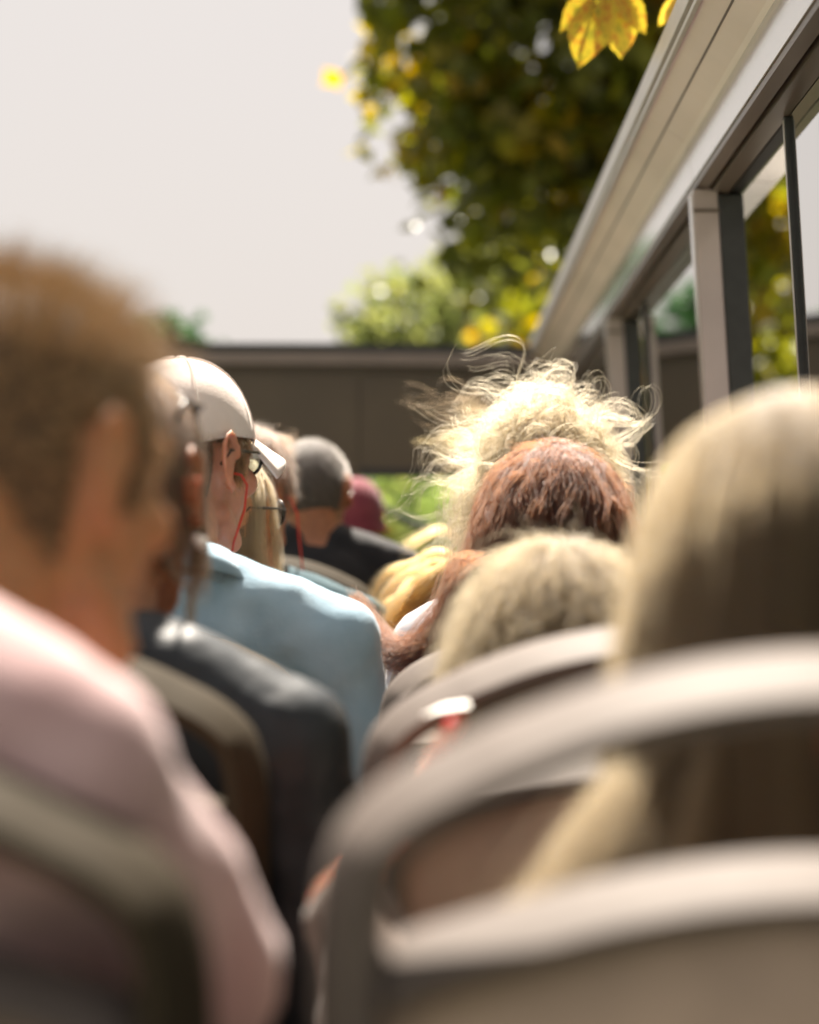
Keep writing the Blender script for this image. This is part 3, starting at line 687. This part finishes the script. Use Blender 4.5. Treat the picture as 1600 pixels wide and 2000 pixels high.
# --- row 6 right: brown flyaway hair behind the blond
root, hd, inf, shc, N, P = person('person with brown flyaway hair beyond the wild blond head', RX, 6, (.185,5.10,.225), R(0), seat_dz=.09, shirt='mustard', voxel=.009)
EAR = True; hair_cap(hd, 'hair', SC['brown'], root, k=1.03)
hair_curves('hair_strands', root, grow(hd, 4000, 300, .06, 10, lift=.3, comb=(-.5,-.3,-.3), grav=2, curl=.5, clump=.6, jit=.005), .0004, HM['brown'])
hair_curves('hair_strands', root, grow(hd, 70, 40, .13, 16, lift=.7, comb=(-.8,0,.1), grav=.5, wind=(-.8,0,.0), curl=1.3, clump=.6, jit=.006, top=lambda p: (p[:,0] < 0) & (p[:,2] > .05)), .0005, HM['golden'])

for pts in ([(950,812),(900,786),(845,800),(785,772)],[(955,830),(905,822),(872,836),(850,815)],[(960,806),(925,778),(890,792),(868,822)]):
    lock(None, [hd.w((-.05,-.02,.08))]+[AT(x,y,5.02) for x, y in pts], 9, .013, .00038, HM['brown'], root, frizz=.012)

# ------------------------------------------------------------------ trees
LEAF = [(0,0,0),(.28,.22,.05),(.5,.55,.06),(.22,.72,.03),(0,1.0,-.04),(-.22,.72,.03),(-.5,.55,.06),(-.28,.22,.05)]
def leaves_mesh(name, cen, size, tint, m, parent):
    n = len(cen); L = np.array(LEAF)
    q = rng.normal(size=(n,4)); q /= np.linalg.norm(q, axis=1)[:,None]
    a, b, c, d = q.T
    Rm = np.stack([np.stack([1-2*(c*c+d*d),2*(b*c-a*d),2*(b*d+a*c)],1),np.stack([2*(b*c+a*d),1-2*(b*b+d*d),2*(c*d-a*b)],1),np.stack([2*(b*d-a*c),2*(c*d+a*b),1-2*(b*b+c*c)],1)],1)
    V = np.einsum('nij,kj->nki', Rm, L)*size[:,None,None] + cen[:,None,:]
    V = (V - np.array(wloc(parent))).reshape(-1,3)
    me = bpy.data.meshes.new(name); me.vertices.add(len(V)); me.vertices.foreach_set('co', V.ravel())
    fl = np.array([[0,1,2,3],[0,3,4,5],[0,5,6,7]]); nf = n*3
    idx = (fl[None]+np.arange(n)[:,None,None]*8).ravel()
    me.loops.add(nf*4); me.loops.foreach_set('vertex_index', idx.astype(np.int32)); me.polygons.add(nf)
    me.polygons.foreach_set('loop_start', np.arange(0,nf*4,4,dtype=np.int32)); me.update(calc_edges=True)
    at = me.attributes.new('tint', 'FLOAT', 'FACE'); at.data.foreach_set('value', np.repeat(tint, 3).astype(np.float32))
    me.materials.append(m); o = link(name, me, parent); o['kind'] = 'stuff'; return o
def tree(label, base, height, cr, cc, ncl, nleaf, lsize, m, sig=.32, gold=.3, limbs=9, name='tree', cat='tree', group=None, keep=None, extra=None):
    base = Vector(base); root = empty(name, base, label, cat, group); cc = Vector(cc)
    mb = MB(); top = Vector((cc.x, cc.y, cc.z+cr[2]*.4)); r0 = .045*height*.5
    trunk = smoothpath3([base, base*.5+top*.5+Vector((.15,.1,0)), top], 10); mb.tube(trunk, [r0*(1-.85*i/10) for i in range(11)], 12)
    q = rng.normal(size=(ncl,3)); q /= np.linalg.norm(q,axis=1)[:,None]; u = rng.uniform(.25,1,ncl)**.45
    C = np.array(cc)+q*u[:,None]*np.array(cr)
    if extra is not None: C = np.vstack([C, extra])
    if keep is not None: C = C[keep(C)]
    ncl = len(C)
    for i in range(limbs):
        e = Vector(C[i % ncl]); s = trunk[3+i % 6]; mb.tube(smoothpath3([s, s*.5+e*.5+Vector((0,0,.25)), e], 6), [r0*.32*(1-.8*k/6) for k in range(7)], 7)
    mb.build('trunk', M['bark'], root)
    k = rng.integers(0, ncl, nleaf); cen = C[k] + np.clip(rng.normal(size=(nleaf,3)), -1.7, 1.7)*np.array([sig,sig,sig*.7])
    ct = rng.uniform(0,1,ncl); tint = np.clip(np.where(ct[k] < gold, .75, .22) + rng.normal(size=nleaf)*.17, 0, 1)
    leaves_mesh('crown', cen, lsize*rng.uniform(.7,1.25,nleaf), tint, m, root); return root
LM = leafmat('autumn_leaf', [(.06,.068,.010),(.095,.10,.012),(.15,.14,.015),(.23,.17,.018),(.26,.15,.02)])
LM2 = leafmat('fresh_leaf', [(.10,.12,.04),(.14,.15,.05),(.18,.17,.055),(.22,.18,.055)], .55)
LM3 = leafmat('dark_leaf', [(.018,.05,.018),(.03,.075,.022),(.05,.10,.03)], .4)
LM4 = leafmat('sunny_leaf', [(.15,.20,.05),(.21,.25,.07),(.30,.28,.09)], .72)
def keep_main(C):       # crown edge runs down and to the right over the road
    zz = (C[:,2]-CZ)*15/C[:,1]; edge = -.28 + .38*(3.6-zz)
    return (C[:,0]*15/C[:,1] > edge + np.clip(rng.normal(size=len(C)), -1, 1)*.05) & (zz > 1.95)
ex = np.stack([rng.uniform(-.9,2.2,170), rng.uniform(14.5,15.9,170), CZ+rng.uniform(1.7,4.6,170)], 1)
main_tree = tree('large dark green and golden roadside tree arching over the bus ahead', (4.1,15.6,0), 9, (4.6,1.7,4.2), (3.4,15.2,CZ+4.1), 330, 14500, .165, LM, gold=.16, sig=.24, keep=keep_main, extra=ex)
tree('pale yellow green tree farther ahead, low behind the dark tree', (2.1,33,0), 8, (2.9,2.6,1.7), (1.95,33,CZ+3.0), 260, 26000, .16, LM2, gold=.1)
tree('golden tree beside the far end of the roof rail', (4.4,24,0), 8, (3.3,2.6,3.1), (3.75,24,CZ+1.2), 220, 15000, .17, LM, gold=.45)
tree('green tree seen through the front window', (-.4,44.3,0), 5, (3.6,1.6,2.2), (-.3,44,CZ+.3), 120, 8000, .24, LM4, gold=.3)
for i, (x, y, hh, lab) in enumerate([(-6.2,58,9.4,'dark green tree reflected in the side window, tallest of its row'),(-8.6,56,8.0,'dark green tree reflected in the side window, behind the near man'),(-11.2,60,8.6,'dark green roadside tree at far left hidden behind the near man')]):
    tree(lab, (x,y,0), hh, (1.5,1.5,hh*.5), (x,y,hh*.55), 70, 6000, .28, LM3, sig=.4, gold=0, limbs=4, group='row of dark trees at the left of the road')
# nearest tree: trunk outside the frame at right, one twig of large yellow leaves hanging into view
near = tree('near roadside maple with large yellow leaves hanging over the roof rail', (4.2,7.6,0), 6, (1.5,2.2,1.8), (3.6,7.6,CZ+1.0), 90, 5000, .15, LM, gold=.6, limbs=6)
def spotleaf():
    m = bpy.data.materials.new('yellow_spotted_leaf'); m.use_nodes = True; t = m.node_tree; t.nodes.clear()
    o = t.nodes.new('ShaderNodeOutputMaterial'); tc = t.nodes.new('ShaderNodeTexCoord')
    n = t.nodes.new('ShaderNodeTexNoise'); n.inputs['Scale'].default_value = 9; n.inputs['Detail'].default_value = 6; t.links.new(tc.outputs['Object'], n.inputs[0])
    r = t.nodes.new('ShaderNodeValToRGB'); e = r.color_ramp.elements
    e[0].position = .30; e[0].color = (.22,.20,.012,1); e[1].position = .72; e[1].color = (.20,.045,.008,1)
    a = e.new(.48); a.color = (.42,.33,.02,1); b = e.new(.60); b.color = (.38,.19,.014,1)
    t.links.new(n.outputs[0], r.inputs[0])
    d = t.nodes.new('ShaderNodeBsdfPrincipled'); d.inputs['Roughness'].default_value = .5; tl = t.nodes.new('ShaderNodeBsdfTranslucent')
    t.links.new(r.outputs[0], d.inputs['Base Color']); hs = t.nodes.new('ShaderNodeHueSaturation'); hs.inputs['Value'].default_value = 1.1
    t.links.new(r.outputs[0], hs.inputs['Color']); t.links.new(hs.outputs[0], tl.inputs[0])
    mx = t.nodes.new('ShaderNodeMixShader'); mx.inputs[0].default_value = .55; t.links.new(d.outputs[0], mx.inputs[1]); t.links.new(tl.outputs[0], mx.inputs[2]); t.links.new(mx.outputs[0], o.inputs[0]); return m
YM = spotleaf()
def lobe_leaf(nm, seed):
    rr = random.Random(seed); pts = []; N_ = 96
    # one leaflet of a hand-shaped leaf: broad beyond the middle, drawn-out toothed edge
    rows = []
    for i in range(19):
        t = i/18; wdt = .24*math.sin(math.pi*t**.85)**.9*(1+.55*t) if 0 < i < 18 else .004
        wdt *= 1 + .16*(i % 2)*(.5+rr.random()*.7); bend = -.16*t*t
        rows.append([(-wdt, t-.03*(i%2), bend+.10*wdt+rr.uniform(-.01,.01)), (-wdt*.5, t, bend+.015), (0,t,bend-.02), (wdt*.5,t,bend+.015), (wdt, t-.03*(i%2), bend+.10*wdt+rr.uniform(-.01,.01))])
    me_ = MB().grid(rows, closed=False, caps=False); me = bpy.data.meshes.new(nm); me.from_pydata(me_.v, [], me_.f); me.materials.append(YM)
    me.polygons.foreach_set('use_smooth', [True]*len(me.polygons)); return me
LV = [lobe_leaf('leaf', i) for i in range(4)]
tw = AT(1190,-45,4.25)
twig = MB().tube(smoothpath3([Vector((3.9,7.4,CZ+2.3)), Vector((2.2,6.0,CZ+2.2)), Vector((.9,4.7,CZ+1.55)), tw], 16), [.03-.026*i/16 for i in range(17)], 7)
twig.tube(smoothpath3([Vector((.9,4.7,CZ+1.55)), AT(1345,-90,4.35), AT(1330,-20,4.3)], 8), .003, 6)
tw_o = twig.build('branch', M['bark'], near)
def place_leaf(i, a, tip, sc, roll):
    a = Vector(a); tip = Vector(tip); d = (tip-a); L = d.length; d.normalize()
    x = d.cross(Vector((0,-1,0))).normalized(); z = x.cross(d); Mt = Matrix((x, d, z)).transposed() @ Matrix.Rotation(roll, 3, 'Y')
    o = link('leaf', LV[i % 4], tw_o); o.location = a - wloc(near); o.rotation_euler = Mt.to_euler(); o.scale = (L*sc, L, L)
for i, (ax, ay, tx, ty, dd, s_, ro) in enumerate([
    (1185,-30,1128,118,4.2,.80,R(14)), (1192,-32,1222,104,4.22,.95,R(-18)), (1182,-28,1090,52,4.24,.75,R(25)),
    (1195,-30,1268,58,4.24,.85,R(-25)), (1190,-44,1168,48,4.27,.8,R(5)), (1186,-46,1102,8,4.3,.7,R(30)), (1190,-60,1225,22,4.3,.8,R(-8)),
    (1332,-22,1288,58,4.3,.5,R(-20)), (1334,-22,1316,96,4.31,.6,R(20)), (1330,-22,1345,88,4.33,.6,R(40)), (1330,-25,1300,30,4.33,.5,R(-50))]):
    place_leaf(i, AT(ax,ay,4.25), AT(tx,ty,dd), s_, ro)
